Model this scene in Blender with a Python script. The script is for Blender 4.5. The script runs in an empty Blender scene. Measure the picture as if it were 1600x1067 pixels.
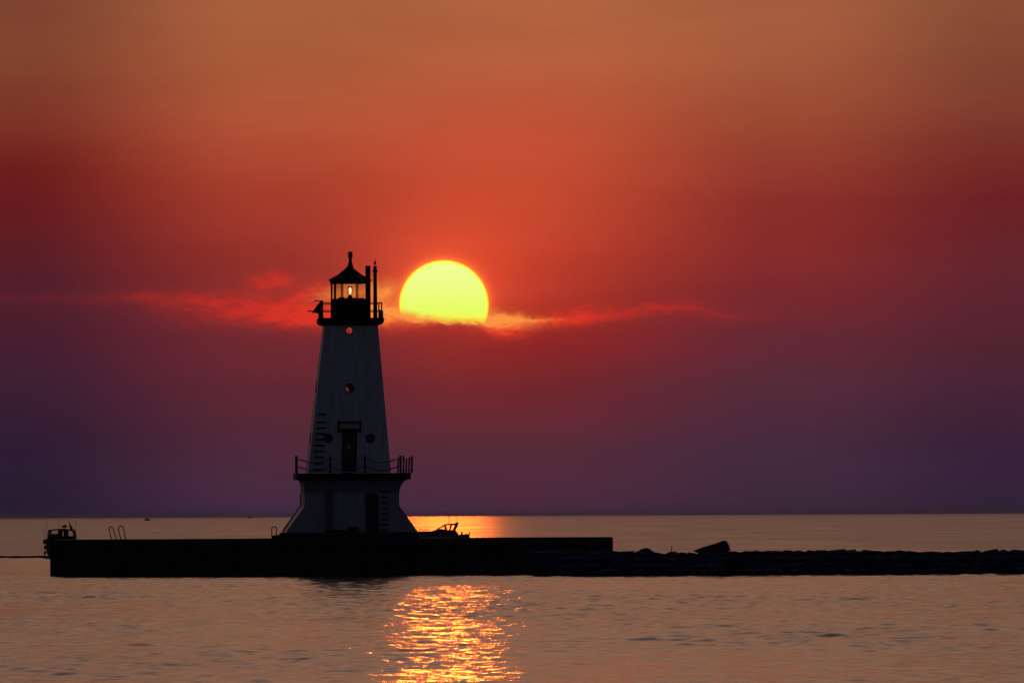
import bpy, math, random
import numpy as np
from mathutils import Vector, Matrix
R = math.radians
C = bpy.context.scene.collection
sc = bpy.context.scene

# ------------------------------------------------------------------ camera
F = 14900.0                       # focal length in photo pixels (1600 wide)
CAM_H = 3.72
PITCH = math.atan(271.5 / F)
ROLL = -0.005
cd = bpy.data.cameras.new('camera'); cam = bpy.data.objects.new('camera', cd); C.objects.link(cam)
cd.sensor_width = 36.0; cd.lens = 36.0 * F / 1600.0
cd.clip_start = 1.0; cd.clip_end = 200000.0
CM = Matrix.Rotation(math.pi / 2 + PITCH, 3, 'X') @ Matrix.Rotation(ROLL, 3, 'Z')
cam.matrix_world = Matrix.Translation((0, 0, CAM_H)) @ CM.to_4x4()
sc.camera = cam


def P(px, py, D):
    """where a point measured in the photograph stands, D metres out"""
    d = CM @ Vector((px - 800.0, 533.5 - py, -F))
    return Vector((0, 0, CAM_H)) + d * (D / d.y)


# ------------------------------------------------------------------ sky
SUN_D = (CM @ Vector((693.5 - 800, 533.5 - 476.5, -F))).normalized()
SUN_EL = math.asin(SUN_D.z); SUN_AZ = math.atan2(SUN_D.x, SUN_D.y)

world = bpy.data.worlds.new('World'); sc.world = world; world.use_nodes = True
wt = world.node_tree
for n in list(wt.nodes): wt.nodes.remove(n)


def lin(c):
    out = []
    for v in c[:3]:
        v = v / 255.0
        out.append(v / 12.92 if v <= 0.04045 else ((v + 0.055) / 1.055) ** 2.4)
    return tuple(out) + (1.0,)


class NB:
    """small helper for writing node maths"""
    def __init__(s, nt): s.nt = nt
    def put(s, sock, v):
        if isinstance(v, bpy.types.NodeSocket): s.nt.links.new(v, sock)
        else: sock.default_value = v
    def m(s, op, a, b=None, c=None, clamp=False):
        n = s.nt.nodes.new('ShaderNodeMath'); n.operation = op; n.use_clamp = clamp
        for i, v in enumerate((a, b, c)):
            if v is not None: s.put(n.inputs[i], v)
        return n.outputs[0]
    def add(s, a, b): return s.m('ADD', a, b)
    def sub(s, a, b): return s.m('SUBTRACT', a, b)
    def mul(s, a, b): return s.m('MULTIPLY', a, b)
    def div(s, a, b): return s.m('DIVIDE', a, b)
    def smooth(s, v, lo, hi, a=0.0, b=1.0):
        n = s.nt.nodes.new('ShaderNodeMapRange'); n.interpolation_type = 'SMOOTHSTEP'
        s.put(n.inputs[0], v); n.inputs[1].default_value = lo; n.inputs[2].default_value = hi
        n.inputs[3].default_value = a; n.inputs[4].default_value = b
        return n.outputs[0]
    def ramp(s, v, stops, interp='LINEAR'):
        n = s.nt.nodes.new('ShaderNodeValToRGB'); cr = n.color_ramp; cr.interpolation = interp
        stops = sorted(stops)
        cr.elements[0].position = stops[0][0]; cr.elements[0].color = stops[0][1]
        cr.elements[1].position = stops[-1][0]; cr.elements[1].color = stops[-1][1]
        for p, c in stops[1:-1]:
            e = cr.elements.new(p); e.color = c
        s.put(n.inputs[0], v)
        return n.outputs[0]
    def mix(s, f, a, b, mode='MIX'):
        n = s.nt.nodes.new('ShaderNodeMix'); n.data_type = 'RGBA'; n.blend_type = mode
        s.put(n.inputs[0], f); s.put(n.inputs[6], a); s.put(n.inputs[7], b)
        return n.outputs[2]
    def noise(s, vec, scale, detail=4, rough=0.5, dist=0.0):
        n = s.nt.nodes.new('ShaderNodeTexNoise'); n.inputs['Scale'].default_value = scale
        n.inputs['Detail'].default_value = detail; n.inputs['Roughness'].default_value = rough
        n.inputs['Distortion'].default_value = dist
        if vec is not None: s.nt.links.new(vec, n.inputs['Vector'])
        return n
    def xyz(s, x, y, z):
        n = s.nt.nodes.new('ShaderNodeCombineXYZ')
        for i, v in enumerate((x, y, z)): s.put(n.inputs[i], v)
        return n.outputs[0]


w = NB(wt)
tc = wt.nodes.new('ShaderNodeTexCoord')
sp = wt.nodes.new('ShaderNodeSeparateXYZ'); wt.links.new(tc.outputs['Generated'], sp.inputs[0])
dx, dy, dz = sp.outputs
DEG = 180 / math.pi
el = w.mul(w.m('ARCSINE', dz), DEG)                       # elevation, degrees
az = w.mul(w.m('ARCTAN2', dx, dy), DEG)                   # azimuth from north of the view, degrees
t = w.m('SQRT', w.div(w.m('MAXIMUM', el, 0.0), 90.0), clamp=True)


def tpos(e): return math.sqrt(max(e, 0) / 90.0)


UPPER = [(4.5, (180, 116, 84)), (7, (180, 130, 102)), (12, (178, 136, 113)), (20, (152, 126, 114)), (33, (96, 93, 106)),
         (50, (62, 66, 82)), (90, (40, 44, 60))]
# elevation profiles of the sunset, read at five azimuths
COLS = {
    -2.96: [(0, (125, 68, 48)), (100, (128, 66, 45)), (200, (126, 51, 39)), (250, (112, 32, 28)), (300, (104, 27, 29)),
            (350, (99, 29, 34)), (420, (86, 31, 41)), (520, (72, 30, 46)), (600, (60, 30, 50)), (700, (46, 29, 51)), (800, (36, 27, 46))],
    -1.42: [(0, (171, 98, 62)), (100, (171, 92, 58)), (200, (175, 80, 53)), (260, (172, 70, 48)), (300, (164, 60, 43)),
            (380, (152, 51, 42)), (440, (136, 45, 42)), (520, (114, 41, 47)), (600, (96, 39, 50)), (700, (79, 42, 58)), (800, (67, 43, 72))],
    0.115: [(0, (178, 101, 65)), (100, (181, 94, 60)), (200, (190, 80, 52)), (300, (194, 74, 47)), (400, (180, 59, 41)),
            (470, (160, 46, 37)), (540, (136, 36, 37)), (600, (112, 38, 44)), (700, (85, 42, 56)), (800, (75, 45, 68))],
    1.65: [(0, (165, 95, 62)), (100, (164, 88, 58)), (200, (153, 71, 48)), (260, (146, 58, 45)), (310, (137, 47, 41)), (380, (136, 44, 42)),
           (450, (124, 42, 46)), (520, (103, 41, 51)), (600, (86, 43, 58)), (700, (69, 43, 63)), (800, (61, 42, 65))],
    2.96: [(0, (136, 78, 52)), (100, (132, 70, 50)), (200, (126, 56, 45)), (260, (117, 42, 38)), (310, (107, 34, 36)), (350, (106, 35, 40)),
           (430, (97, 37, 46)), (520, (84, 35, 47)), (600, (71, 36, 54)), (700, (56, 34, 58)), (800, (46, 33, 54))]}
keys = sorted(COLS)
sky = None
for i, k in enumerate(keys):
    hy = 805 - k / 2.96 * 4
    stops = [(tpos((hy - y) / 260.05), lin(c)) for y, c in COLS[k]]
    lum = sum(lin(COLS[k][0][1])[:3]) / sum(lin((178, 101, 65))[:3])
    for e, c in UPPER:
        f = 1 - (1 - lum) * max(0, 1 - e / 12)
        stops.append((tpos(e), tuple(v * f for v in lin(c)[:3]) + (1,)))
    col = w.ramp(t, stops, 'B_SPLINE' if False else 'LINEAR')
    sky = col if sky is None else w.mix(w.smooth(az, keys[i - 1], k), sky, col)
# uneven bands of haze in the sunset
bandv = w.xyz(w.mul(az, 0.35), w.mul(el, 2.2), 0.0)
bn = w.noise(bandv, 1.3, 5, 0.55)
sky = w.mix(1.0, sky, w.ramp(bn.outputs[0], [(0.25, (0.93, 0.91, 0.91, 1)), (0.75, (1.07, 1.09, 1.09, 1))]), 'MULTIPLY')

# the sun's aureole
dot = wt.nodes.new('ShaderNodeVectorMath'); dot.operation = 'DOT_PRODUCT'
wt.links.new(tc.outputs['Generated'], dot.inputs[0]); dot.inputs[1].default_value = SUN_D
saz, sel = SUN_AZ * DEG, SUN_EL * DEG
ddx = w.sub(az, saz); ddy = w.sub(el, sel)
ang = w.m('SQRT', w.add(w.mul(ddx, ddx), w.mul(ddy, ddy)))
SR = 69.5 / 260.05


def glow(amp, scale, upbias=1.0):
    g = w.m('EXPONENT', w.mul(w.m('MAXIMUM', w.sub(ang, SR), 0.0), -1.0 / scale))
    return w.mul(g, amp)


above = w.smooth(ddy, -0.18, 0.06, 0.16, 1.0)
gl = w.mix(w.mul(glow(1.0, 0.27), above), (0, 0, 0, 1), (0.42, 0.042, 0.010, 1))
sky = w.mix(1.0, sky, gl, 'ADD')
gl2 = w.mix(w.mul(glow(1.0, 0.018), w.smooth(ddy, -0.12, 0.02)), (0, 0, 0, 1), (0.55, 0.16, 0.01, 1))
sky = w.mix(1.0, sky, gl2, 'ADD')

# coordinates for the cloud streak, in degrees, frayed by noise
cv = w.xyz(w.mul(az, 1.0), w.mul(el, 2.2), 3.7)
n1 = w.noise(cv, 3.2, 6, 0.58)
n2 = w.noise(cv, 11.0, 5, 0.6)
n3 = w.noise(w.xyz(w.mul(az, 1.0), w.mul(el, 1.4), 9.1), 16.0, 5, 0.62)
wa = w.add(w.mul(w.sub(n1.outputs[0], 0.5), 0.12), w.mul(w.sub(n2.outputs[0], 0.5), 0.09))
wb = w.add(w.mul(w.sub(n3.outputs[0], 0.5), 0.07), w.mul(w.sub(n1.outputs[0], 0.5), 0.05))
cu = w.add(az, wa); cw = w.add(el, wb)


def deg(px, py):
    d = (CM @ Vector((px - 800, 533.5 - py, -F))).normalized()
    return math.atan2(d.x, d.y) * DEG, math.asin(d.z) * DEG


def blob(px, py, a, b, slope=0.0, amp=1.0):
    u0, v0 = deg(px, py); a /= 260.05; b /= 260.05
    x = w.sub(cu, u0); y = w.sub(w.sub(cw, v0), w.mul(x, -slope))
    r2 = w.add(w.m('POWER', w.div(x, a), 2.0), w.m('POWER', w.div(y, b), 2.0))
    return w.mul(w.m('EXPONENT', w.mul(r2, -1.0)), amp)


def total(bl):
    s = None
    for b in bl:
        v = blob(*b); s = v if s is None else w.add(s, v)
    return s


# px, py, half length, half height, slope (down to the right +), strength
red = total([
    (60, 467, 110, 7, 0.03, 0.12), (250, 466, 90, 7, 0.04, 0.35), (330, 476, 100, 17, 0.06, 0.38), (420, 487, 120, 23, 0.04, 0.66),
    (425, 440, 38, 13, -0.06, 0.75), (485, 455, 34, 12, -0.3, 0.6), (500, 496, 70, 14, 0.0, 0.85), (560, 480, 60, 26, 0.0, 0.6),
    (620, 495, 60, 16, 0.0, 0.7), (790, 512, 36, 13, 0.05, 1.0), (835, 502, 60, 8, -0.05, 0.8), (910, 492, 42, 12, -0.1, 0.8),
    (985, 489, 75, 8, -0.16, 0.42), (1050, 481, 50, 8, 0.0, 0.36), (1110, 489, 40, 9, 0.2, 0.26), (1175, 494, 50, 8, 0.0, 0.16)])
gold = total([
    (550, 456, 40, 13, -0.1, 0.8),     (600, 458, 20, 12, -0.35, 0.75), (603, 487, 44, 17, -0.08, 0.85), (640, 494, 36, 7, 0.10, 0.9), (672, 500, 34, 4, 0.12, 0.7), (730, 504.5, 44, 4, 0.0, 0.8),
    (766, 497, 22, 11, 0.15, 1.0), (795, 501, 40, 10, 0.04, 0.95), (835, 499, 40, 4, 0.0, 0.4)])
tex = w.smooth(n2.outputs[0], 0.32, 0.68, 0.65, 1.25)
redf = w.m('MINIMUM', w.mul(red, tex), 1.0)
goldf = w.m('MINIMUM', w.mul(gold, tex), 1.0)
near = w.m('EXPONENT', w.mul(ang, -0.75))
redcol = w.mix(near, (0.19, 0.012, 0.014, 1), (1.15, 0.055, 0.025, 1))

# sun disc, its lower limb cut off by the cloud
disc = w.smooth(ang, SR - 0.006, SR + 0.006, 1.0, 0.0)
cut0 = deg(693, 500.5)[1]
cutv = w.add(w.mul(w.sub(n3.outputs[0], 0.5), 0.055), w.add(w.mul(ddx, 0.055), w.mul(w.m('POWER', w.sub(ddx, 0.10), 2.0), -0.30)))
above_cloud = w.smooth(w.add(el, cutv), cut0 - 0.030, cut0 + 0.034)
disc = w.mul(disc, above_cloud)
limb = w.smooth(ang, SR * 0.90, SR * 0.995)
low = w.smooth(ddy, -0.12, 0.24)
sunc = w.mix(limb, w.mix(low, (0.80, 1.0, 0.105, 1), (0.89, 1.0, 0.30, 1)), (1.0, 0.98, 0.045, 1))
lowlimb = w.smooth(ddy, -0.115, -0.03)
sunc = w.mix(lowlimb, (1.0, 0.90, 0.05, 1), sunc)
# darker veil under the cloud line
veil = w.mul(w.smooth(w.sub(el, cut0), -0.12, -0.02), w.m('EXPONENT', w.mul(w.mul(ddx, ddx), -14.0)))
veil = w.mul(veil, w.sub(1.0, above_cloud))
sky = w.mix(redf, sky, redcol)
sky = w.mix(w.mul(veil, 0.6), sky, (0.42, 0.028, 0.02, 1))
sky = w.mix(goldf, sky, (0.98, 0.30, 0.055, 1))
sky = w.mix(disc, sky, sunc)

# away from the sunset: the dim blue evening sky
nish = wt.nodes.new('ShaderNodeTexSky'); nish.sky_type = 'NISHITA'; nish.sun_disc = False
nish.sun_elevation = SUN_EL; nish.sun_rotation = SUN_AZ; nish.dust_density = 2.0
rear = w.mix(1.0, nish.outputs[0], (0.034, 0.030, 0.054, 1), 'MULTIPLY')
towards = w.smooth(dot.outputs['Value'], 0.22, 0.95)
sky = w.mix(towards, rear, sky)
bg = wt.nodes.new('ShaderNodeBackground'); bg.inputs[1].default_value = 1.0
wt.links.new(sky, bg.inputs[0])
wo = wt.nodes.new('ShaderNodeOutputWorld'); wt.links.new(bg.outputs[0], wo.inputs[0])
world.cycles.sampling_method = 'MANUAL'; world.cycles.sample_map_resolution = 2048

# ------------------------------------------------------------------ the sun
sl = bpy.data.lights.new('sun', 'SUN'); so = bpy.data.objects.new('sun', sl); C.objects.link(so)
sl.energy = 0.046; sl.color = (1.0, 0.145, 0.009); sl.angle = R(0.53)
so.rotation_euler = (-SUN_D).to_track_quat('-Z', 'Y').to_euler(); so.location = (0, 500, 300)

sc.view_settings.view_transform = 'Standard'; sc.view_settings.look = 'None'
sc.view_settings.exposure = 0; sc.view_settings.gamma = 1; sc.view_settings.use_curve_mapping = False
sc.render.engine = 'CYCLES'
HAZE = 1.4e-5
sc.cycles.max_bounces = 8; sc.cycles.transparent_max_bounces = 16
sc.cycles.sample_clamp_indirect = 0.0
sc.cycles.use_denoising = True


# ------------------------------------------------------------------ materials
def mat(name, col, rough=0.6, metal=0.0, var=0.25, scale=3.0, bump=0.0, stretch=(1, 1, 1), spec=0.5):
    m = bpy.data.materials.new(name); m.use_nodes = True
    nt = m.node_tree; b = NB(nt); pr = nt.nodes['Principled BSDF']
    tcn = nt.nodes.new('ShaderNodeTexCoord'); mp = nt.nodes.new('ShaderNodeMapping')
    nt.links.new(tcn.outputs['Object'], mp.inputs[0]); mp.inputs['Scale'].default_value = stretch
    n = b.noise(mp.outputs[0], scale, 6, 0.6)
    lo = tuple(c * (1 - var) for c in col) + (1,); hi = tuple(min(1, c * (1 + var)) for c in col) + (1,)
    nt.links.new(b.ramp(n.outputs[0], [(0.3, lo), (0.7, hi)]), pr.inputs['Base Color'])
    pr.inputs['Roughness'].default_value = rough; pr.inputs['Metallic'].default_value = metal
    pr.inputs['Specular IOR Level'].default_value = spec
    if bump:
        bp = nt.nodes.new('ShaderNodeBump'); bp.inputs['Strength'].default_value = bump; bp.inputs['Distance'].default_value = 0.03
        n2_ = b.noise(mp.outputs[0], scale * 6, 6, 0.6)
        nt.links.new(n2_.outputs[0], bp.inputs['Height']); nt.links.new(bp.outputs[0], pr.inputs['Normal'])
    return m


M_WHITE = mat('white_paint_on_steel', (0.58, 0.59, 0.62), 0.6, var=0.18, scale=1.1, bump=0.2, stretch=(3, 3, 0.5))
M_BLACK = mat('black_iron_paint', (0.018, 0.017, 0.016), 0.75, var=0.3, spec=0.12)
M_RUST = mat('rusty_iron', (0.10, 0.035, 0.02), 0.8, var=0.4, scale=12)
M_DOOR = mat('dark_door_paint', (0.022, 0.022, 0.024), 0.5, var=0.3)
M_CONC = mat('dark_wet_concrete', (0.04, 0.038, 0.036), 0.85, var=0.35, scale=1.2, bump=0.4, spec=0.2)
M_CONC2 = mat('weathered_concrete', (0.06, 0.057, 0.05), 0.85, var=0.3, scale=1.5, bump=0.4, spec=0.15)
M_STONE = mat('wet_limestone', (0.030, 0.046, 0.078), 0.9, var=0.4, scale=1.6, bump=0.5, spec=0.05)
M_BWHITE = mat('boat_gelcoat', (0.12, 0.12, 0.14), 0.6, var=0.15, spec=0.2)
M_BDARK = mat('boat_dark_hull', (0.022, 0.022, 0.03), 0.75, var=0.2, spec=0.12)
M_ORANGE = mat('red_fender_rubber', (0.30, 0.05, 0.035), 0.6, var=0.2)
M_FLAG = mat('red_cloth', (0.35, 0.09, 0.07), 0.8, var=0.2)
M_CLOTH = mat('dark_clothing', (0.03, 0.028, 0.03), 0.9, var=0.2)
M_BASEW = mat('base_paint_on_steel', (0.36, 0.39, 0.44), 0.6, var=0.2, scale=1.2, bump=0.2, stretch=(3, 3, 0.5))  # base house paint, darker and bluer than the tower walls
M_SHADE = mat('shade_grey_on_steel', (0.10, 0.11, 0.14), 0.7, var=0.2)  # dark grey stands in for the shadow of a recess
M_COVE = mat('shade_toned_paint_on_steel', (0.19, 0.20, 0.24), 0.7, var=0.25)  # shade under the gallery put into the cove's darker colour
M_GREY = mat('grey_enamel', (0.45, 0.45, 0.46), 0.45, var=0.1)


def glass():
    m = bpy.data.materials.new('clear_glass'); m.use_nodes = True; nt = m.node_tree
    for n in list(nt.nodes):
        if n.type != 'OUTPUT_MATERIAL': nt.nodes.remove(n)
    out = nt.nodes['Material Output']
    tr = nt.nodes.new('ShaderNodeBsdfTransparent'); tr.inputs[0].default_value = (0.93, 0.92, 0.90, 1)
    gl_ = nt.nodes.new('ShaderNodeBsdfGlossy'); gl_.inputs['Roughness'].default_value = 0.03
    lw = nt.nodes.new('ShaderNodeLayerWeight'); lw.inputs[0].default_value = 0.3
    fr = nt.nodes.new('ShaderNodeMapRange'); nt.links.new(lw.outputs['Facing'], fr.inputs[0]); fr.inputs[3].default_value = 0.03; fr.inputs[4].default_value = 0.5
    mx = nt.nodes.new('ShaderNodeMixShader')
    nt.links.new(fr.outputs[0], mx.inputs[0]); nt.links.new(tr.outputs[0], mx.inputs[1]); nt.links.new(gl_.outputs[0], mx.inputs[2])
    nt.links.new(mx.outputs[0], out.inputs[0])
    return m


M_GLASS = glass()
M_LAMP = bpy.data.materials.new('lit_lamp'); M_LAMP.use_nodes = True
_p = M_LAMP.node_tree.nodes['Principled BSDF']
_p.inputs['Emission Color'].default_value = (1.0, 0.80, 0.42, 1); _p.inputs['Emission Strength'].default_value = 1.5


def water_mat():
    m = bpy.data.materials.new('lake_water'); m.use_nodes = True; nt = m.node_tree; b = NB(nt)
    pr = nt.nodes['Principled BSDF']
    pr.inputs['Base Color'].default_value = (0.010, 0.014, 0.022, 1); pr.inputs['IOR'].default_value = 1.333
    geo = nt.nodes.new('ShaderNodeNewGeometry')
    at = nt.nodes.new('ShaderNodeAttribute'); at.attribute_name = 'far'
    sep = nt.nodes.new('ShaderNodeSeparateXYZ'); nt.links.new(geo.outputs['Position'], sep.inputs[0])
    # slow patches of wind on the far water
    v = b.xyz(b.mul(sep.outputs[0], 0.045), b.mul(sep.outputs[1], 0.006), 0.0)
    pn = b.noise(v, 1.0, 5, 0.65)
    farr = b.smooth(pn.outputs[0], 0.3, 0.7, 0.255, 0.345)
    r = b.add(b.mul(at.outputs['Fac'], b.sub(farr, 0.148)), 0.148)
    nt.links.new(r, pr.inputs['Roughness'])
    # ripples too small for the mesh
    rv = b.xyz(b.mul(sep.outputs[0], 1.6), b.mul(sep.outputs[1], 1.0), 0.0)
    rn = b.noise(rv, 1.0, 4, 0.6)
    bp = nt.nodes.new('ShaderNodeBump'); bp.inputs['Distance'].default_value = 0.05; bp.inputs['Strength'].default_value = 0.35
    nt.links.new(rn.outputs[0], bp.inputs['Height']); nt.links.new(bp.outputs[0], pr.inputs['Normal'])
    return m


M_WATER = water_mat()


# ------------------------------------------------------------------ mesh helpers
class MB:
    def __init__(s): s.v = []; s.f = []
    def face_list(s, vs, fs):
        o = len(s.v); s.v += [tuple(p) for p in vs]; s.f += [tuple(i + o for i in f) for f in fs]; return s
    def box(s, x0, x1, y0, y1, z0, z1, M=None):
        vs = [Vector(p) for p in ((x0, y0, z0), (x1, y0, z0), (x1, y1, z0), (x0, y1, z0), (x0, y0, z1), (x1, y0, z1), (x1, y1, z1), (x0, y1, z1))]
        if M is not None: vs = [M @ p for p in vs]
        return s.face_list(vs, [(3, 2, 1, 0), (4, 5, 6, 7), (0, 1, 5, 4), (1, 2, 6, 5), (2, 3, 7, 6), (3, 0, 4, 7)])
    def hexa(s, lo, hi):
        """solid between two matching rings of points"""
        n = len(lo)
        return s.face_list(list(lo) + list(hi), [tuple(range(n))[::-1], tuple(range(n, 2 * n))] +
                           [(i, (i + 1) % n, n + (i + 1) % n, n + i) for i in range(n)])
    def tube(s, pts, r, n=8):
        pts = [Vector(p) for p in pts]; rs = r if isinstance(r, (list, tuple)) else [r] * len(pts)
        rings = []; up = None
        for i, p in enumerate(pts):
            d = (pts[min(i + 1, len(pts) - 1)] - pts[max(i - 1, 0)]).normalized()
            if up is None: up = Vector((0, 1, 0)) if abs(d.y) < 0.9 else Vector((1, 0, 0))
            a = d.cross(up).normalized(); b = a.cross(d).normalized(); up = b
            rings.append([p + (a * math.cos(2 * math.pi * k / n) + b * math.sin(2 * math.pi * k / n)) * rs[i] for k in range(n)])
        vs = [q for rg in rings for q in rg]; fs = []
        for i in range(len(rings) - 1):
            for k in range(n):
                fs.append((i * n + k, i * n + (k + 1) % n, (i + 1) * n + (k + 1) % n, (i + 1) * n + k))
        fs.append(tuple(range(n))[::-1]); e = (len(rings) - 1) * n; fs.append(tuple(range(e, e + n)))
        return s.face_list(vs, fs)
    def lathe(s, prof, n=12, c=(0, 0, 0), rot=0.0):
        vs = []; fs = []
        for r_, z in prof:
            for k in range(n):
                a = rot + 2 * math.pi * k / n
                vs.append((c[0] + r_ * math.cos(a), c[1] + r_ * math.sin(a), c[2] + z))
        for i in range(len(prof) - 1):
            for k in range(n):
                fs.append((i * n + k, i * n + (k + 1) % n, (i + 1) * n + (k + 1) % n, (i + 1) * n + k))
        fs.append(tuple(range(n))[::-1]); e = (len(prof) - 1) * n; fs.append(tuple(range(e, e + n)))
        return s.face_list(vs, fs)
    def mesh(s, name, material, smooth=False):
        me = bpy.data.meshes.new(name); me.from_pydata(s.v, [], s.f); me.materials.append(material)
        if smooth: me.polygons.foreach_set('use_smooth', [True] * len(me.polygons))
        me.update(); return me
    def build(s, name, material, parent=None, smooth=False):
        o = bpy.data.objects.new(name, s.mesh(name, material, smooth)); C.objects.link(o)
        if parent is not None: o.parent = parent
        return o


def tag(o, label=None, cat=None, group=None, kind=None):
    if label: o['label'] = label
    if cat: o['category'] = cat
    if group: o['group'] = group
    if kind: o['kind'] = kind
    return o


def empty(name, loc=(0, 0, 0), rz=0.0):
    o = bpy.data.objects.new(name, None); C.objects.link(o); o.location = loc; o.rotation_euler = (0, 0, rz); return o


def copy_part(o, parent):
    c = o.copy(); C.objects.link(c); c.parent = parent; return c


# ------------------------------------------------------------------ the lake
rng = np.random.default_rng(7)
HW = 0.0660; HW0 = 5.0
rows = [188.0]
while rows[-1] < 330: rows.append(rows[-1] + 0.17)
while rows[-1] < 610: rows.append(rows[-1] + 0.30)
while rows[-1] < 1000: rows.append(rows[-1] + (0.12 if 867 < rows[-1] < 879 else 0.45 if rows[-1] < 900 else 0.8))
rows = np.array(rows); NR = len(rows); NC = 440
tt = np.linspace(-1, 1, NC)
X = tt[None, :] * (rows[:, None] * HW + HW0); Y = np.repeat(rows[:, None], NC, 1)
Z = np.zeros_like(X)
NW = 120
lam = np.exp(rng.uniform(math.log(0.45), math.log(2.8), NW))
ang_ = rng.normal(0, 0.9, NW) + 0.15
slope = 0.100 / math.sqrt(NW / 2) * rng.uniform(0.6, 1.4, NW) * (lam / 1.5) ** -0.2
for i in range(NW):
    k = 2 * math.pi / lam[i]
    ph = k * (math.sin(ang_[i]) * X - math.cos(ang_[i]) * Y) + rng.uniform(0, 6.28)
    Z += slope[i] / k * np.sin(ph)
for L_, a_, th_ in ((5.2, 0.016, 0.2), (6.9, 0.016, -0.35), (4.3, 0.016, 0.7), (8.5, 0.012, 0.05)):
    k = 2 * math.pi / L_
    Z += a_ / k * np.sin(k * (math.sin(th_) * X - math.cos(th_) * Y) + rng.uniform(0, 6.28))
patch = 0.88 + 0.24 * np.sin(X * 0.21 + 1.7 * np.sin(Y * 0.013) + 0.5) * np.sin(Y * 0.047 + 0.9 * np.sin(X * 0.09)) + 0.12 * np.sin(Y * 0.019 + X * 0.05)
fade = np.clip((1000 - Y) / 130, 0, 1) * np.clip((1 - np.abs(tt))[None, :] / 0.12, 0, 1) * np.clip((Y - 188) / 14, 0, 1)
Z *= patch * fade
# the wake ridge trailing from the boat at the pier end
wp = P(75, 872, 873)
ridge = 0.27 * np.exp(-((Y - (872.6 + 0.03 * (wp.x - X))) / 0.42) ** 2) * np.clip((wp.x + 1.5 - X) / 2.0, 0, 1)
Z += ridge * np.clip((1 - np.abs(tt))[None, :] / 0.03, 0, 1)
far = 1 - np.clip((1000 - Y) / 130, 0, 1) * np.clip((1 - np.abs(tt))[None, :] / 0.12, 0, 1)
nv = NR * NC
ex = [(-90000, -3000), (90000, -3000), (90000, 188), (-90000, 188), (-90000, 1000 * 1.0), (90000, 1000.0), (-90000, 90000), (90000, 90000)]
y1 = float(rows[-1]); ex[4] = (-90000, y1); ex[5] = (90000, y1)
V = np.concatenate([np.stack([X, Y, Z], -1).reshape(-1, 3), np.array([(a, b, 0.0) for a, b in ex])]).astype(np.float32)
idx = np.arange(nv).reshape(NR, NC)
Q = np.stack([idx[:-1, :-1], idx[:-1, 1:], idx[1:, 1:], idx[1:, :-1]], -1).reshape(-1, 4)
a, b, c, d = idx[0, 0], idx[0, -1], idx[-1, -1], idx[-1, 0]
EQ = np.array([(nv, nv + 1, b, a), (nv, a, nv + 3, nv), (nv + 1, nv + 2, b, nv + 1), (nv + 3, a, d, nv + 4), (b, nv + 2, nv + 5, c),
               (d, c, nv + 7, nv + 6), (nv + 4, d, nv + 6, nv + 4), (c, nv + 5, nv + 7, c)])
faces = [tuple(q) for q in EQ]
tri = [tuple(dict.fromkeys(q)) for q in faces]
loops = np.concatenate([Q.reshape(-1)] + [np.array(q) for q in tri]).astype(np.int32)
starts = np.concatenate([np.arange(len(Q)) * 4, len(Q) * 4 + np.cumsum([0] + [len(q) for q in tri[:-1]])]).astype(np.int32)
me = bpy.data.meshes.new('water')
me.vertices.add(len(V)); me.vertices.foreach_set('co', V.reshape(-1))
me.loops.add(len(loops)); me.loops.foreach_set('vertex_index', loops)
me.polygons.add(len(starts)); me.polygons.foreach_set('loop_start', starts)
me.update(calc_edges=True)
me.polygons.foreach_set('use_smooth', np.ones(len(starts), bool))
fa = me.attributes.new('far', 'FLOAT', 'POINT')
fa.data.foreach_set('value', np.concatenate([far.reshape(-1), np.ones(len(ex))]).astype(np.float32))
me.materials.append(M_WATER); me.validate(); me.update()
lake = bpy.data.objects.new('water', me); C.objects.link(lake); tag(lake, kind='structure')

# ------------------------------------------------------------------ the concrete pier
S = 24.96                                   # photo pixels per metre at the lighthouse
pier = empty('pier', (0, 0, 0))
tag(pier, 'long dark concrete pier rising straight from the water under the lighthouse', 'pier')
pl = P(78, 843, 600); pr_ = P(958, 839, 594)
x0, x1 = pl.x, pr_.x
TOP = 2.33
fl, fr = 600.0, 594.0                      # front edge, left and right end
DEP = 13.0


def front(x): return fl + (fr - fl) * (x - x0) / (x1 - x0)


# wall in cast lengths with open joints between them
NSEG = 9
for i in range(NSEG):
    a = x0 + (x1 - x0) * i / NSEG + (0.012 if i else 0.0); b = x0 + (x1 - x0) * (i + 1) / NSEG - 0.012
    MB().hexa([(a, front(a) + 0.10, -1.5), (b, front(b) + 0.10, -1.5), (b, front(b) + DEP - 0.1, -1.5), (a, front(a) + DEP - 0.1, -1.5)],
              [(a, front(a) + 0.10, TOP - 0.42), (b, front(b) + 0.10, TOP - 0.42), (b, front(b) + DEP - 0.1, TOP - 0.42), (a, front(a) + DEP - 0.1, TOP - 0.42)]).build('wall_section', M_CONC, pier)
    h = random.Random(i + 3).uniform(-0.012, 0.012)
    MB().hexa([(a, front(a), TOP - 0.418), (b, front(b), TOP - 0.418), (b, front(b) + DEP, TOP - 0.418), (a, front(a) + DEP, TOP - 0.418)],
              [(a, front(a) + 0.03, TOP + h), (b, front(b) + 0.03, TOP + h), (b, front(b) + DEP - 0.03, TOP + h), (a, front(a) + DEP - 0.03, TOP + h)]).build('cap_slab', M_CONC2, pier)
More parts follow.
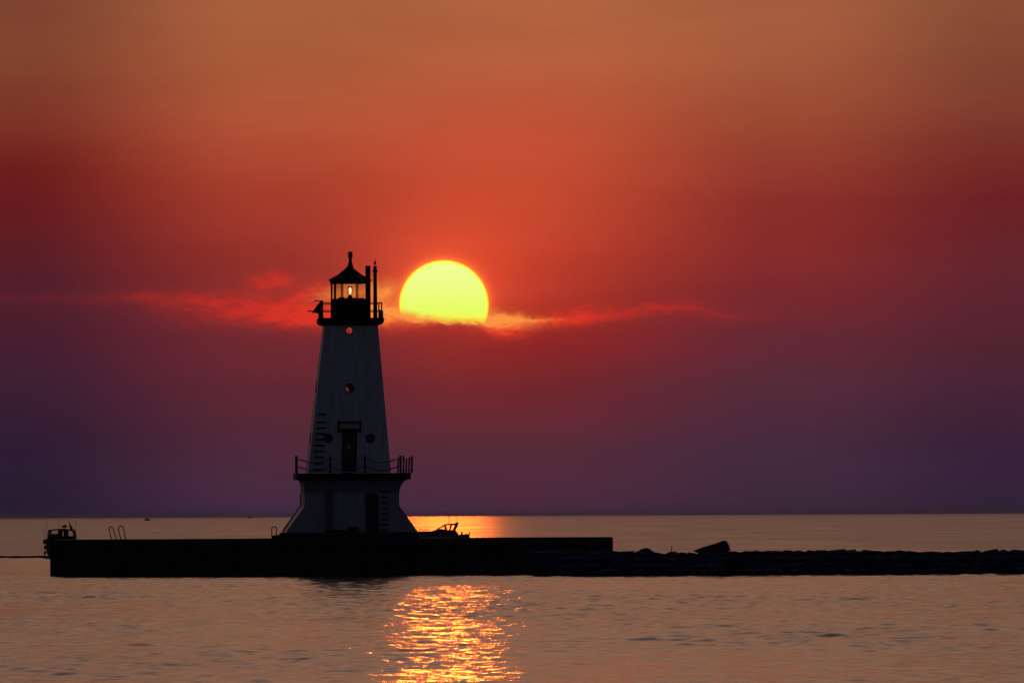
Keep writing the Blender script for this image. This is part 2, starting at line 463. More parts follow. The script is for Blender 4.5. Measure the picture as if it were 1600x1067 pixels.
# raised platform the tower stands on and a low step at its left
LX = P(547, 832, 597).x; LY = 602.6
BASE_Z = P(547, 831.5, 597).z
px0 = P(437, 832, 598).x; px1 = P(655, 832, 598).x
MB().hexa([(px0 - 0.03, LY - 4.6, TOP + 0.014), (px1, LY - 4.6, TOP + 0.014), (px1, LY + 5, TOP + 0.014), (px0 - 0.03, LY + 5, TOP + 0.014)],
          [(px0, LY - 4.55, BASE_Z), (px1 - 0.03, LY - 4.55, BASE_Z), (px1 - 0.03, LY + 5, BASE_Z), (px0, LY + 5, BASE_Z)]).build('platform', M_CONC, pier)
sx0 = P(425, 838, 598).x
MB().hexa([(sx0, LY - 4.0, TOP + 0.014), (px0 - 0.035, LY - 4.0, TOP + 0.014), (px0 - 0.035, LY + 2, TOP + 0.014), (sx0, LY + 2, TOP + 0.014)],
          [(sx0, LY - 4.0, TOP + 0.2), (px0 - 0.035, LY - 4.0, BASE_Z - 0.12), (px0 - 0.035, LY + 2, BASE_Z - 0.12), (sx0, LY + 2, TOP + 0.2)]).build('step', M_CONC, pier)

# ------------------------------------------------------------------ the lighthouse
TH = R(3.4); ct, st = math.cos(TH), math.sin(TH)
DL = LY
SL = F / DL                                 # px per metre at the tower's axis
L0 = P(547, 831.5, DL)
light = empty('lighthouse', (L0.x, LY, BASE_Z), TH)
tag(light, 'white tapering steel lighthouse with black lantern room on the dark pier', 'lighthouse')


def zz(py): return P(547, py, DL - 3).z - BASE_Z     # height over the platform of a photo row
def xx(px): return (px - 547.0) / SL                   # offset from the axis of a photo column


part = lambda mb, name, m=M_BLACK, parent=light, smooth=False: mb.build(name, m, parent, smooth)

# --- tower: four steel walls, each with its openings
ZB, ZT = zz(738), zz(505)
HB, HT = 2.61, 1.668


def lean(z):                                 # the shaft's axis drifts a little to the right going up
    k = (z - ZB) / (ZT - ZB); return -0.13 + 0.2 * k


def half(z): return HB + (HT - HB) * (z - ZB) / (ZT - ZB)


def shaft_pt(side, u, z, out=0.0):
    """point on a wall of the shaft: side 0 front, 1 right, 2 back, 3 left; u along the wall"""
    h = half(z) + out
    x, y = [(u, -h), (h, u), (-u, h), (-h, -u)][side]
    return Vector((x + lean(z), y, z))


def wall_with_holes(side, holes, rects=()):
    import bmesh
    bm = bmesh.new(); edges = []
    def ring(pts):
        vs = [bm.verts.new((u, z, 0)) for u, z in pts]
        for i in range(len(vs)): edges.append(bm.edges.new((vs[i], vs[(i + 1) % len(vs)])))
    ring([(-HB, ZB), (HB, ZB), (HT, ZT), (-HT, ZT)])
    for (u, z, r) in holes: ring([(u + r * math.cos(2 * math.pi * k / 20), z + r * math.sin(2 * math.pi * k / 20)) for k in range(20)])
    for (u0, u1, z0, z1) in rects: ring([(u0, z0), (u1, z0), (u1, z1), (u0, z1)])
    bmesh.ops.triangle_fill(bm, use_beauty=True, edges=edges)
    mb = MB(); vid = {v: i for i, v in enumerate(bm.verts)}
    uv = [(v.co.x, v.co.y) for v in bm.verts]; fs = [[vid[v] for v in f.verts] for f in bm.faces]
    n = len(uv)
    outer = [shaft_pt(side, u, z) for u, z in uv]; inner = [shaft_pt(side, u * (1 - 0.06 / half(z)) if abs(abs(u) - half(z)) < 1e-4 else u, z, -0.06) for u, z in uv]
    mb.face_list(outer + inner, [tuple(f) for f in fs] + [tuple(i + n for i in f[::-1]) for f in fs])
    bm.free()
    return mb


def uof(px, py, side=0):                     # along-wall coordinate on the front wall of a photo point
    z = zz(py); return (xx(px) - lean(z) * ct - half(z) * st) / ct


def frustum_band(zc, hgt, out=0.012):
    rings = []
    for z in (zc - hgt / 2, zc + hgt / 2):
        rings.append([shaft_pt(0, -half(z) - out, z, out), shaft_pt(0, half(z) + out, z, out), shaft_pt(2, -half(z) - out, z, out), shaft_pt(2, half(z) + out, z, out)])
    return rings


front_holes = [(uof(548, 516), zz(516), 0.20), (uof(548, 606), zz(606), 0.25), (uof(514.5, 684), zz(684), 0.25), (uof(580, 684.5), zz(684.5), 0.25)]
door = (uof(535.5, 700), uof(559.5, 700), ZB + 0.06, zz(672))
part(wall_with_holes(0, front_holes, [door]), 'tower_wall', M_WHITE)
# back wall seen through the tower: mirror the along-wall coordinate
def uback(px, py):
    z = zz(py); return -((xx(px) - lean(z) * ct + half(z) * st) / ct)
back_holes = [(uback(547.5, 518), zz(516.2), 0.30), (uback(539.5, 609), zz(608.5), 0.24)]
part(wall_with_holes(2, back_holes), 'tower_wall', M_WHITE)
left_holes = [(0.1, zz(604), 0.30), (-0.2, zz(684), 0.30)]
part(wall_with_holes(3, left_holes), 'tower_wall', M_WHITE)
part(wall_with_holes(1, [(0.0, zz(604), 0.30), (0.0, zz(684), 0.30)]), 'tower_wall', M_WHITE)


def porthole(side, u, z, r, glazed=True, depth=0.13):
    """ring frame standing proud of the wall, with a deep sleeve behind it"""
    n = 20; mb = MB(); vs = []; fs = []
    for (rr, o) in ((r + 0.05, -0.02), (r + 0.05, 0.035), (r, 0.035), (r, -depth)):
        for k in range(n):
            a = 2 * math.pi * k / n; zc = z + rr * math.sin(a)
            vs.append(shaft_pt(side, u + rr * math.cos(a), zc, o))
    for i in range(3):
        for k in range(n): fs.append((i * n + k, i * n + (k + 1) % n, (i + 1) * n + (k + 1) % n, (i + 1) * n + k))
    mb.face_list(vs, fs); fr_ = part(mb, 'porthole', M_BLACK)
    if glazed:
        g = MB(); g.face_list([shaft_pt(side, u + r * 1.01 * math.cos(2 * math.pi * k / n), z + r * math.sin(2 * math.pi * k / n), -0.03) for k in range(n)], [tuple(range(n))])
        g.build('pane', M_GLASS, fr_)
    return fr_


for k, h in enumerate(front_holes): porthole(0, *h)
for h in left_holes: porthole(3, *h)
for h in back_holes: porthole(2, *h, glazed=True)
for u, z in ((0.0, zz(604)), (0.0, zz(684))): porthole(1, u, z, 0.30)
# dark stair well inside, behind the lower portholes and door
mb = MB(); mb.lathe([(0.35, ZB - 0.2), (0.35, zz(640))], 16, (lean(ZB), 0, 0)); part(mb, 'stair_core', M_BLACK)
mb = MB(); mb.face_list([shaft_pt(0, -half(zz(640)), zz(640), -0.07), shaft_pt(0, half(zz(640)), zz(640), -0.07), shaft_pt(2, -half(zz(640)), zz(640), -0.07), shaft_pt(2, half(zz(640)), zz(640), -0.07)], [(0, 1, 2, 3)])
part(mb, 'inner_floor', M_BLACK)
# riveted cover plates over the joints of the shell
for py in (574, 640):
    lo, hi = frustum_band(zz(py), 0.10, 0.012)
    mb = MB()
    vs = lo + hi
    mb.face_list(vs, [(i, (i + 1) % 4, 4 + (i + 1) % 4, 4 + i) for i in range(4)]); part(mb, 'plate_seam', M_WHITE)

# --- tower door with its frame and hood
def on_front(u0, u1, z0, z1, o0, o1):
    return ([shaft_pt(0, u0, z0, o1), shaft_pt(0, u1, z0, o1), shaft_pt(0, u1, z0, o0), shaft_pt(0, u0, z0, o0)],
            [shaft_pt(0, u0, z1, o1), shaft_pt(0, u1, z1, o1), shaft_pt(0, u1, z1, o0), shaft_pt(0, u0, z1, o0)])


d0, d1, dz0, dz1 = door
dr = part(MB().hexa(*on_front(d0, d1, dz0, dz1, -0.22, -0.16)), 'door', M_DOOR)
um = (d0 + d1) / 2
mb = MB(); c_ = shaft_pt(0, um - 0.02, zz(697), -0.13)
mb.lathe([(0.10, -0.16), (0.12, 0.0), (0.06, 0.14)], 10, c_); mb.build('door_window', M_GREY, dr)
mb = MB(); c_ = shaft_pt(0, d1 - 0.12, zz(705), -0.14); mb.box(c_.x - 0.03, c_.x + 0.03, c_.y - 0.04, c_.y + 0.04, c_.z - 0.08, c_.z + 0.08)
mb.build('handle', M_RUST, dr)
fr_mb = MB()
fr_mb.hexa(*on_front(d0 - 0.11, d0, dz0, dz1, -0.18, 0.05)); fr_mb.hexa(*on_front(d1, d1 + 0.11, dz0, dz1, -0.18, 0.05))
part(fr_mb, 'door_frame', M_WHITE)
part(MB().hexa(*on_front(d0 - 0.24, d1 + 0.24, dz1 + 0.002, dz1 + 0.09, -0.03, 0.30)), 'door_lintel', M_BLACK)
part(MB().hexa(*on_front(uof(533, 664), uof(562.5, 664), zz(668.5), zz(660), -0.03, 0.07)), 'hood_panel', M_GREY)
part(MB().hexa(*on_front(uof(530.5, 658), uof(565, 658), zz(660) + 0.002, zz(658), -0.03, 0.22)), 'door_hood', M_BLACK)
for px in (530.8, 564.8):
    part(MB().hexa(*on_front(uof(px, 665) - 0.05, uof(px, 665) + 0.05, zz(676), zz(656) , -0.02, 0.05)), 'hood_bracket', M_BLACK)

# --- ladder of staple rungs up the left of the shaft
def staple(p0, p1, out, r=0.045):
    o = Vector((0, -out, 0))
    return MB().tube([p0, p0 + o, p1 + o, p1], r, 6)


rows_ = [646.5, 659, 668, 677, 686, 695, 704, 713.5, 723, 733]
for i, py in enumerate(rows_):
    k = (py - 646) / 87
    a = 500.5 - 7 * min(1, k * 1.6); b = 510.5 - 4 * k
    part(staple(shaft_pt(0, uof(a, py), zz(py), 0.0), shaft_pt(0, uof(b, py), zz(py), 0.0), 0.16, 0.05), 'rung', M_BLACK)

# --- lower house: vertical front, sides swept out at the foot
NK, WB = 2.975, 4.16
zk, zc0 = zz(790), zz(771)
z_sl = zz(750)
xo = 0.0
prof = [(WB, 0.0), (NK, zk), (NK, zc0), (NK, z_sl)]
mb = MB()
for i in range(3):
    wa_, za_ = prof[i]; wb_, zb_ = prof[i + 1]
lo_ring = lambda w_, z: [(-w_, -NK, z), (w_, -NK, z), (w_, NK, z), (-w_, NK, z)]
n = len(prof); vs = []
for w_, z in prof: vs += lo_ring(w_, z)
fs = []
for i in range(n - 1):
    for k in range(4): fs.append((i * 4 + k, i * 4 + (k + 1) % 4, (i + 1) * 4 + (k + 1) % 4, (i + 1) * 4 + k))
fs.append((0, 1, 2, 3)[::-1]); fs.append(tuple((n - 1) * 4 + k for k in range(4)))
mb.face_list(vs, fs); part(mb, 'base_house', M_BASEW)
ubase = lambda px: (xx(px) - NK * st) / ct


def base_strip(u0, u1, z0, z1, o0, o1): return MB().box(u0, u1, -NK - o1, -NK - o0, z0, z1)


part(base_strip(ubase(511), ubase(520.5), 0.02, zz(762), -0.01, 0.20), 'shade_strip', M_SHADE)  # raised strip coloured dark as a shaded recess
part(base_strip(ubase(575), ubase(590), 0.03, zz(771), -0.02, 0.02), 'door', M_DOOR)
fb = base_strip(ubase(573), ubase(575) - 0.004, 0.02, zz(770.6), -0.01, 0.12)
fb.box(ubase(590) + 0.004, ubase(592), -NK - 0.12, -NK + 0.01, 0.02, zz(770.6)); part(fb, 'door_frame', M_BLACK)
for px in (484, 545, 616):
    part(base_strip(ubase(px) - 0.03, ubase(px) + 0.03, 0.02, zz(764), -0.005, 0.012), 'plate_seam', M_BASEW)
# sloping corner ribs of the swept foot
for s in (-1, 1):
    for yy in (NK - 0.06,):
        part(MB().tube([(s * (WB + 0.02), yy, 0.04), (s * (NK + 0.03), yy, zk), (s * (NK + 0.03), yy, zc0)], 0.07, 6), 'corner_rib', M_WHITE)
for i in range(8):
    py = 768 + i * 8.6
    part(staple(Vector((ubase(596.8), -NK, zz(py))), Vector((ubase(607), -NK, zz(py))), 0.17, 0.045), 'rung', M_BLACK)
part(MB().box(ubase(510), ubase(556), -NK - 1.3, -NK - 0.002, 0.002, 0.16).box(ubase(545), ubase(560), -NK - 0.6, -NK - 0.003, 0.162, 0.36), 'door_step', M_CONC)

# cove under the gallery
GC = 0.12
gw, gd = 3.56, 3.35
gz0, gz1 = zz(749), zz(739)
cov = []
for i in range(7):
    k = i / 6.0; e = 1 - math.cos(k * math.pi / 2)
    z = zc0 + 0.05 + (gz0 - zc0 - 0.05) * math.sin(k * math.pi / 2) ** 1.0
    l_ = NK + 0.02 + (gw - GC - 0.15 - NK) * e * 0.6; r_ = NK + 0.02 + (gw + GC - 0.05 - NK) * e
    dd = NK + 0.02 + (gd - 0.15 - NK) * e
    cov.append([(-l_, -dd, z), (r_, -dd, z), (r_, dd, z), (-l_, dd, z)])
mb = MB(); vs = [p for rg in cov for p in rg]; fs = []
for i in range(6):
    for k in range(4): fs.append((i * 4 + k, i * 4 + (k + 1) % 4, (i + 1) * 4 + (k + 1) % 4, (i + 1) * 4 + k))
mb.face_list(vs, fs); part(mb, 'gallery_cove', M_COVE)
gal = part(MB().hexa([(-gw + GC, -gd, gz0), (gw + GC, -gd, gz0), (gw + GC, gd, gz0), (-gw + GC, gd, gz0)],
                     [(-gw + GC - 0.03, -gd - 0.03, gz1), (gw + GC + 0.03, -gd - 0.03, gz1), (gw + GC + 0.03, gd, gz1), (-gw + GC - 0.03, gd, gz1)]), 'gallery', M_BLACK)
# gallery stanchions with two sagging chains
ugal = lambda px: (xx(px) - gd * st) / ct
post_px = [465, 518.5, 572, 627]
py_top = 711.5
posts = []
for px in post_px:
    x = ugal(px); posts.append((x, -gd + 0.1))
    MB().tube([(x, -gd + 0.1, gz1), (x, -gd + 0.1, zz(py_top))], 0.055, 8).build('post', M_BLACK, gal)
posts.append((ugal(645), -gd + 0.1)); MB().tube([(posts[-1][0], -gd + 0.1, gz1), (posts[-1][0], -gd + 0.1, zz(712.5))], 0.06, 8).build('post', M_BLACK, gal)
back = [(posts[0][0] + (-0.2 + gd - 0.1) * st / ct, -0.2), (-gw + GC + 0.2, gd - 0.2), (0, gd - 0.2), (gw + GC - 0.3, gd - 0.2), (gw + GC - 0.25, 0.6)]
for x, y in back: MB().tube([(x, y, gz1), (x, y, zz(py_top))], 0.05, 8).build('post', M_BLACK, gal)


def chain(p, q, z, sag, parent=gal):
    pts = []
    for i in range(11):
        k = i / 10; pts.append((p[0] + (q[0] - p[0]) * k, p[1] + (q[1] - p[1]) * k, z - sag * 4 * k * (1 - k)))
    MB().tube(pts, 0.022, 6).build('chain', M_RUST, parent)


for z, s in ((zz(715), 0.30), (zz(727), 0.32)):
    for i in range(3): chain(posts[i], posts[i + 1], z, s)
    chain(posts[0], back[0], z, 0.26); chain(back[0], back[1], z, 0.26); chain(back[1], back[2], z, 0.25); chain(back[2], back[3], z, 0.25)
# little picket gate closing the right end
for px, pt in ((623, 718), (631.5, 717), (635.8, 718), (640.3, 715)):
    x = ugal(px); MB().tube([(x, -gd + 0.1, gz1), (x + 0.04, -gd + 0.1, zz(pt))], 0.05, 6).build('picket', M_RUST, gal)
for pz in (717, 735):
    MB().tube([(ugal(622), -gd + 0.1, zz(pz)), (ugal(645), -gd + 0.1, zz(pz))], 0.025, 6).build('rail', M_RUST, gal)

# --- upper gallery
uz0, uz1, uzm = zz(506), zz(496), zz(502.5)
ug = 2.046; ux = lean(ZT) + 0.0
sq = lambda h, z: [(-h + ux, -h, z), (h + ux, -h, z), (h + ux, h, z), (-h + ux, h, z)]
mb = MB(); vs = sq(HT + 0.03, uz0 - 0.06) + sq(ug - 0.12, uz0) + sq(ug, uzm) + sq(ug, uz1)
mb.face_list(vs, [(3, 2, 1, 0), (12, 13, 14, 15)] + [(i * 4 + k, i * 4 + (k + 1) % 4, (i + 1) * 4 + (k + 1) % 4, (i + 1) * 4 + k) for i in range(3) for k in range(4)])
ugal_o = part(mb, 'upper_gallery', M_BLACK)
hh = ug - 0.14
corners = [(-hh + ux, -hh), (hh + ux, -hh), (hh + ux, hh), (-hh + ux, hh)]
zr1, zr2 = zz(472.5), zz(484.5)
for i, (x, y) in enumerate(corners):
    MB().tube([(x, y, uz1), (x, y, zr1 + 0.02)], 0.045, 8).build('post', M_BLACK, ugal_o)
for i in range(4):
    p, q = corners[i], corners[(i + 1) % 4]
    for z in (zr1, zr2): MB().tube([(p[0], p[1], z), (q[0], q[1], z)], 0.028, 6).build('rail', M_BLACK, ugal_o)
bx = xx(595)
MB().box(bx - 0.15, bx + 0.13, -hh - 0.05, -hh + 0.25, uz1, zz(485)).build('junction_box', M_RUST, ugal_o)

# slanted fixture with two prongs on the left rail
fx = [(504.5, 468.5), (500.5, 469), (487, 487.5), (498, 489), (504.5, 489)]
yb = -hh - 0.25
lo = [(xx(a), yb, zz(b)) for a, b in fx]; hi = [(xx(a), yb + 0.55, zz(b)) for a, b in fx]
fix = part(MB().hexa(lo, hi), 'slanted_fixture', M_BLACK)
fix['label'] = 'dark slanted triangular fixture with two thin prongs at the left rail'
MB().hexa([(xx(498.5), yb + 0.05, uz1), (xx(505), yb + 0.05, uz1), (xx(505), yb + 0.5, uz1), (xx(498.5), yb + 0.5, uz1)],
          [(xx(499.5), yb + 0.05, zz(488)), (xx(504.5), yb + 0.05, zz(488)), (xx(504.5), yb + 0.5, zz(488)), (xx(499.5), yb + 0.5, zz(488))]).build('bracket', M_BLACK, fix)
for (a, b, c_, d_) in ((500, 469.3, 489.5, 471.0), (490, 486, 479, 486.4)):
    MB().tube([(xx(a), yb + 0.2, zz(b)), (xx((a + c_) / 2 - 1), yb + 0.2, zz((b + d_) / 2 - 1.0)), (xx(c_), yb + 0.2, zz(d_))], [0.018, 0.045, 0.012], 6).build('prong', M_RUST, fix)

# --- lantern room, eight sided
LC = xx(548) + 0.0; LRAD = 1.285
oc = lambda r_, z, rot=22.5: [(LC + r_ * math.sin(R(rot + 45 * k)), -r_ * math.cos(R(rot + 45 * k)), z) for k in range(8)]
zp0, zp1 = uz1, zz(465.5)
zg1 = zz(441.5)
lan = part(MB().hexa(oc(LRAD, zp0 + 0.001), oc(LRAD, zp1)), 'lantern_room', M_BLACK)
for k in range(8):
    a = R(22.5 + 45 * k); x, y = LC + (LRAD - 0.05) * math.sin(a), -(LRAD - 0.05) * math.cos(a)
    MB().tube([(x, y, zp1), (x, y, zg1)], 0.036, 6).build('mullion', M_BLACK, lan)
xd = xx(524.5); MB().tube([(xd, -0.75, zp1), (xd, -0.75, zg1)], 0.07, 8).build('mullion', M_BLACK, lan)
g0, g1 = oc(LRAD - 0.05, zp1 + 0.02), oc(LRAD - 0.05, zg1 - 0.02)
for k in range(8):
    p, q = Vector(g0[k]), Vector(g0[(k + 1) % 8]); pt, qt = Vector(g1[k]), Vector(g1[(k + 1) % 8])
    d_ = (q - p).normalized() * 0.04
    MB().face_list([p + d_, q - d_, qt - d_, pt + d_], [(0, 1, 2, 3)]).build('pane', M_GLASS, lan)
# lamp on its pedestal and the gear about it
mb = MB(); mb.lathe([(0.17, zp1), (0.15, zz(462)), (0.10, zz(460)), (0.07, zz(458.8))], 10, (LC + 0.03, 0, 0)); mb.build('lamp_pedestal', M_BLACK, lan)
mb = MB(); zl = zz(452.5); mb.lathe([(0.02, zl - 0.24), (0.06, zl - 0.14), (0.088, zl), (0.06, zl + 0.14), (0.02, zl + 0.22)], 12, (LC + 0.03, 0, 0))
mb.build('lamp', M_LAMP, lan, True)
mb = MB()
for k in range(8):
    a = 2 * math.pi * k / 8 + 0.4
    mb.tube([(LC + 0.03 + 0.17 * math.cos(a), 0.17 * math.sin(a), zz(460)), (LC + 0.03 + 0.17 * math.cos(a), 0.17 * math.sin(a), zz(447))], 0.012, 5) if k in (1, 3, 5, 7) else None
mb.lathe([(0.17, 0), (0.18, 0.03), (0.10, 0.07)], 10, (LC + 0.03, 0, zz(447.3))); mb.build('lamp_cage', M_BLACK, lan)
for (a, b, c_) in ((530, 540, 463), (541, 546, 464), (553, 558, 463.8), (562, 570, 464.3)):
    MB().box(xx(a), xx(b), -0.3, 0.1, zp1 - 0.01, zz(c_)).build('equipment', M_BLACK, lan)
# roof
za, ze, zf = zz(415), zz(435.5), zg1
rf = MB(); rings = [oc(LRAD + 0.0, zf), oc(LRAD + 0.05, zf + 0.14), oc(LRAD + 0.12, ze - 0.02), oc(LRAD + 0.12, ze + 0.03), oc(0.80, ze + (za - ze) * 0.40), oc(0.30, ze + (za - ze) * 0.86), oc(0.14, za + 0.05)]
vs = [p for rg in rings for p in rg]; fs = [tuple(range(8))[::-1], tuple(48 + k for k in range(8))]
for i in range(6):
    for k in range(8): fs.append((i * 8 + k, i * 8 + (k + 1) % 8, (i + 1) * 8 + (k + 1) % 8, (i + 1) * 8 + k))
rf.face_list(vs, fs); roof = part(rf, 'roof', M_BLACK)
xv = xx(549.3)
vb = MB(); vb.lathe([(0.22, zz(415.5)), (0.14, zz(411)), (0.105, zz(407)), (0.105, zz(400)), (0.15, zz(399.4)), (0.15, zz(397)), (0.13, zz(396.4)), (0.145, zz(391.8)), (0.10, zz(391.3))], 14, (xv, 0, 0))
vb.build('ventilator', M_BLACK, roof)
# two pipes standing beside the lantern
x_ = xx(575.8)
part(MB().lathe([(0.16, uz1), (0.16, zz(414))], 14, (x_, -0.95, 0)).box(x_ + 0.1, x_ + 0.24, -1.0, -0.9, zz(438.5), zz(436)), 'flue_pipe', M_BLACK)
x_ = xx(587)
mast = part(MB().lathe([(0.135, uz1), (0.115, zz(440)), (0.11, zz(424)), (0.17, zz(423.6)), (0.17, zz(421.5)), (0.115, zz(421)), (0.115, zz(414.6))], 14, (x_, -0.9, 0)), 'mast', M_BLACK)
mb = MB(); mb.tube([(x_, -0.9, zz(415)), (x_, -0.9, zz(411))], 0.02, 5); mb.lathe([(0.05, zz(412.5)), (0.085, zz(410.5)), (0.06, zz(408)), (0.03, zz(407)), (0.015, zz(404.5))], 10, (x_, -0.9, 0))
mb.build('finial', M_BLACK, mast)

# ------------------------------------------------------------------ ladder handrails on the pier
def hoop(name, pts, D, r, label):
    base = P(pts[0][0], pts[0][1], D); e = empty(name, base)
    pp = [P(a, b, D + c) - base for a, b, c in pts]
    # round the bend
    MB().tube(pp, r, 8).build('rail', M_RUST, e)
    tag(e, label, 'handrail', 'ladder handrails on the pier')


def arch(xa0, ya0, xa, xb, ytop, yarm, xb0, yb0):
    pts = [(xa0, ya0, 0)]
    for i in range(9):
        a = math.pi - math.pi * i / 8
        pts.append(((xa + xb) / 2 + (xb - xa) / 2 * math.cos(a), yarm - (yarm - ytop) * math.sin(a), 0.02 * i))
    pts.append((xb0, yb0, 0.16)); return pts


for a, lab in ((arch(175, 844.5, 170.3, 177.0, 822.6, 827, 182.8, 844.5), 'rusty looped ladder handrail leaning on the pier, the one nearer its left end'),
               (arch(189.3, 844.5, 185.0, 193.2, 821.2, 827, 196.8, 844.5), 'rusty looped ladder handrail standing just right of its leaning twin'),
               ):
    hoop('ladder_handrail', [a[0][:3]] + a[1:], 600.5, 0.032, lab)
hoop('ladder_handrail', arch(424.8, 841, 424.4, 432.0, 822.4, 826.5, 431.8, 838), 599.5, 0.032, 'short looped ladder handrail beside the left foot of the lighthouse')

# ------------------------------------------------------------------ rubble breakwater
rub = empty('rubble_breakwater', (0, 0, 0))
tag(rub, 'low breakwater of piled dark stones running right from the pier', 'breakwater')
rr = random.Random(11)


def crest(px):
    pts = [(820, 862), (850, 858.5), (958, 859.5), (1000, 859.5), (1030, 861.5), (1085, 862), (1145, 859.5), (1300, 857.8), (1420, 859.5), (1500, 861.5), (1525, 858.5), (1600, 857), (2000, 857)]
    for (a, b), (c_, d_) in zip(pts, pts[1:]):
        if a <= px <= c_: return b + (d_ - b) * (px - a) / (c_ - a)
    return 858


RD = 582.0
# core the stones lie on
mb = MB(); sec = []
for i in range(61):
    px = 835 + i * 20; z = P(px, crest(px), RD).z - 0.16; x = P(px, 860, RD).x
    tp = min(1, 0.25 + i / 4)
    sec.append([(x, RD - 7.0 * tp, -1.2), (x, RD - 1.4, z), (x, RD + 2.5, z - 0.06), (x, RD + 10.5, -1.2)])
vs = [p for s_ in sec for p in s_]; fs = []
for i in range(60):
    for k in range(3): fs.append((i * 4 + k, (i + 1) * 4 + k, (i + 1) * 4 + k + 1, i * 4 + k + 1))
fs.append((0, 1, 2, 3)); fs.append((243, 242, 241, 240))
mb.face_list(vs, fs); o = mb.build('rubble_core', M_STONE, rub); o['kind'] = 'stuff'


def stone_mesh(seed, flat=0.55):
    import bmesh
    r_ = random.Random(seed); bm = bmesh.new()
    for i in range(17):
        v = Vector((r_.gauss(0, 1), r_.gauss(0, 1), r_.gauss(0, 1))).normalized()
        v = Vector((max(-0.72, min(0.72, v.x)), max(-0.72, min(0.72, v.y)), max(-0.66, min(0.66, v.z)))) * r_.uniform(0.9, 1.05)
        bm.verts.new((v.x, v.y, v.z * flat))
    res = bmesh.ops.convex_hull(bm, input=bm.verts)
    bmesh.ops.delete(bm, geom=[g for g in res['geom_interior'] if isinstance(g, bmesh.types.BMVert)], context='VERTS')
    m_ = bpy.data.meshes.new('stone'); bm.to_mesh(m_); bm.free(); m_.materials.append(M_STONE); return m_


SM = [stone_mesh(i) for i in range(12)]
count = 0
xa, xb = P(840, 860, RD).x, P(1700, 860, RD).x
NXs = 50
for j, (yo, zf_) in enumerate(((-6.4, 0.02), (-5.1, 0.24), (-3.8, 0.47), (-2.5, 0.72), (-1.2, 0.93), (0.5, 0.97))):
    for i in range(NXs):
        if count >= 300: break
        x = xa + (xb - xa) * (i + 0.5 + 0.5 * (j % 2)) / NXs + rr.uniform(-0.18, 0.18)
        px = 800 + x * F / RD
        tp = min(1, 0.25 + (px - 835) / 80)
        zc = P(px, crest(px), RD).z
        s_ = rr.uniform(0.48, 0.78)
        o = bpy.data.objects.new('stone', SM[rr.randrange(12)]); C.objects.link(o); o.parent = rub
        top = zc * zf_ + (rr.uniform(-0.04, 0.04) if j < 4 else rr.uniform(-0.04, 0.0))
        o.scale = (s_ * rr.uniform(1.0, 1.5), s_ * rr.uniform(0.9, 1.3), s_)
        o.location = (x, RD + yo * tp, top - 0.30 * s_)
        o.rotation_euler = (rr.uniform(-0.12, 0.12), rr.uniform(-0.05, 0.05) if j > 3 else rr.uniform(-0.12, 0.12), rr.uniform(0, 6.28))
        count += 1


def boulder(outline, D, depth, label, bev=0.12):
    base = P(outline[0][0], outline[0][1], D)
    lo = [P(a, b, D) - base for a, b in outline]
    cx = sum((p for p in lo), Vector()) / len(lo)
    mid0 = [p + Vector((0, 0, 0)) for p in lo]
    rings = [[cx + (p - cx) * 0.90 for p in lo], [p + Vector((0, bev, 0)) for p in lo], [cx + (p - cx) * 0.97 + Vector((0, depth - bev, 0)) for p in lo], [cx + (p - cx) * 0.85 + Vector((0, depth, 0)) for p in lo]]
    n_ = len(lo); vs = [p for rg in rings for p in rg]; fs = [tuple(range(n_)), tuple(range(3 * n_, 4 * n_))[::-1]]
    for i in range(3):
        for k in range(n_): fs.append((i * n_ + k, (i + 1) * n_ + k, (i + 1) * n_ + (k + 1) % n_, i * n_ + (k + 1) % n_))
    o = MB().face_list(vs, fs).build('boulder', M_STONE); o.location = base
    tag(o, label, 'boulder', 'boulders on the breakwater crest'); return o


boulder([(1083, 861), (1096, 855.5), (1118, 849), (1131, 844.2), (1135.5, 845), (1138.5, 850), (1142, 860), (1120, 866), (1095, 866)], RD - 0.8, 2.6,
        'big wedge-shaped boulder tilted up on the breakwater crest')
boulder([(996, 861), (1003, 857.2), (1009, 855.6), (1014, 856.4), (1019, 860), (1024, 863), (1010, 866), (999, 865)], RD - 0.6, 1.4,
        'small rounded boulder on the breakwater crest between pier end and wedge boulder')
sb = P(1049, 863, RD - 0.5)
stk = MB().tube([(0, 0, 0), (0.01, 0, 0.42)], 0.02, 5).tube([(-0.07, 0, 0.12), (0.08, 0, 0.13)], 0.015, 5).build('stake', M_RUST)
stk.location = sb; tag(stk, 'thin iron stake upright among breakwater stones left of the wedge boulder', 'stake')


# ------------------------------------------------------------------ boats
def hull_mb(L, B, H, draft=0.35, bow=1.0):
    """lofted hull along +x (bow), waterline z=0"""
    mb = MB(); st_ = []
    for i in range(11):
        k = i / 10; x = -L / 2 + L * k
        bw = B / 2 * (1 - max(0, (k - 0.45) / 0.55) ** 2.2 * 0.97) * (0.93 + 0.07 * min(1, k * 3))
        sh = H * (1 + 0.22 * k ** 2)
        st_.append([(x, -bw, sh), (x - 0.05, -bw * 0.93, H * 0.35), (x - 0.1 * k, -bw * 0.72, -0.02), (x - 0.3 * k, 0, -draft), (x - 0.1 * k, bw * 0.72, -0.02), (x - 0.05, bw * 0.93, H * 0.35), (x, bw, sh)])
    vs = [p for s_ in st_ for p in s_]; fs = []
    for i in range(10):
        for k in range(6): fs.append((i * 7 + k, i * 7 + k + 1, (i + 1) * 7 + k + 1, (i + 1) * 7 + k))
        fs.append((i * 7 + 6, i * 7, (i + 1) * 7, (i + 1) * 7 + 6))
    fs.append((6, 5, 4, 3, 2, 1, 0)); fs.append(tuple(70 + k for k in range(7)))
    return mb.face_list(vs, fs)


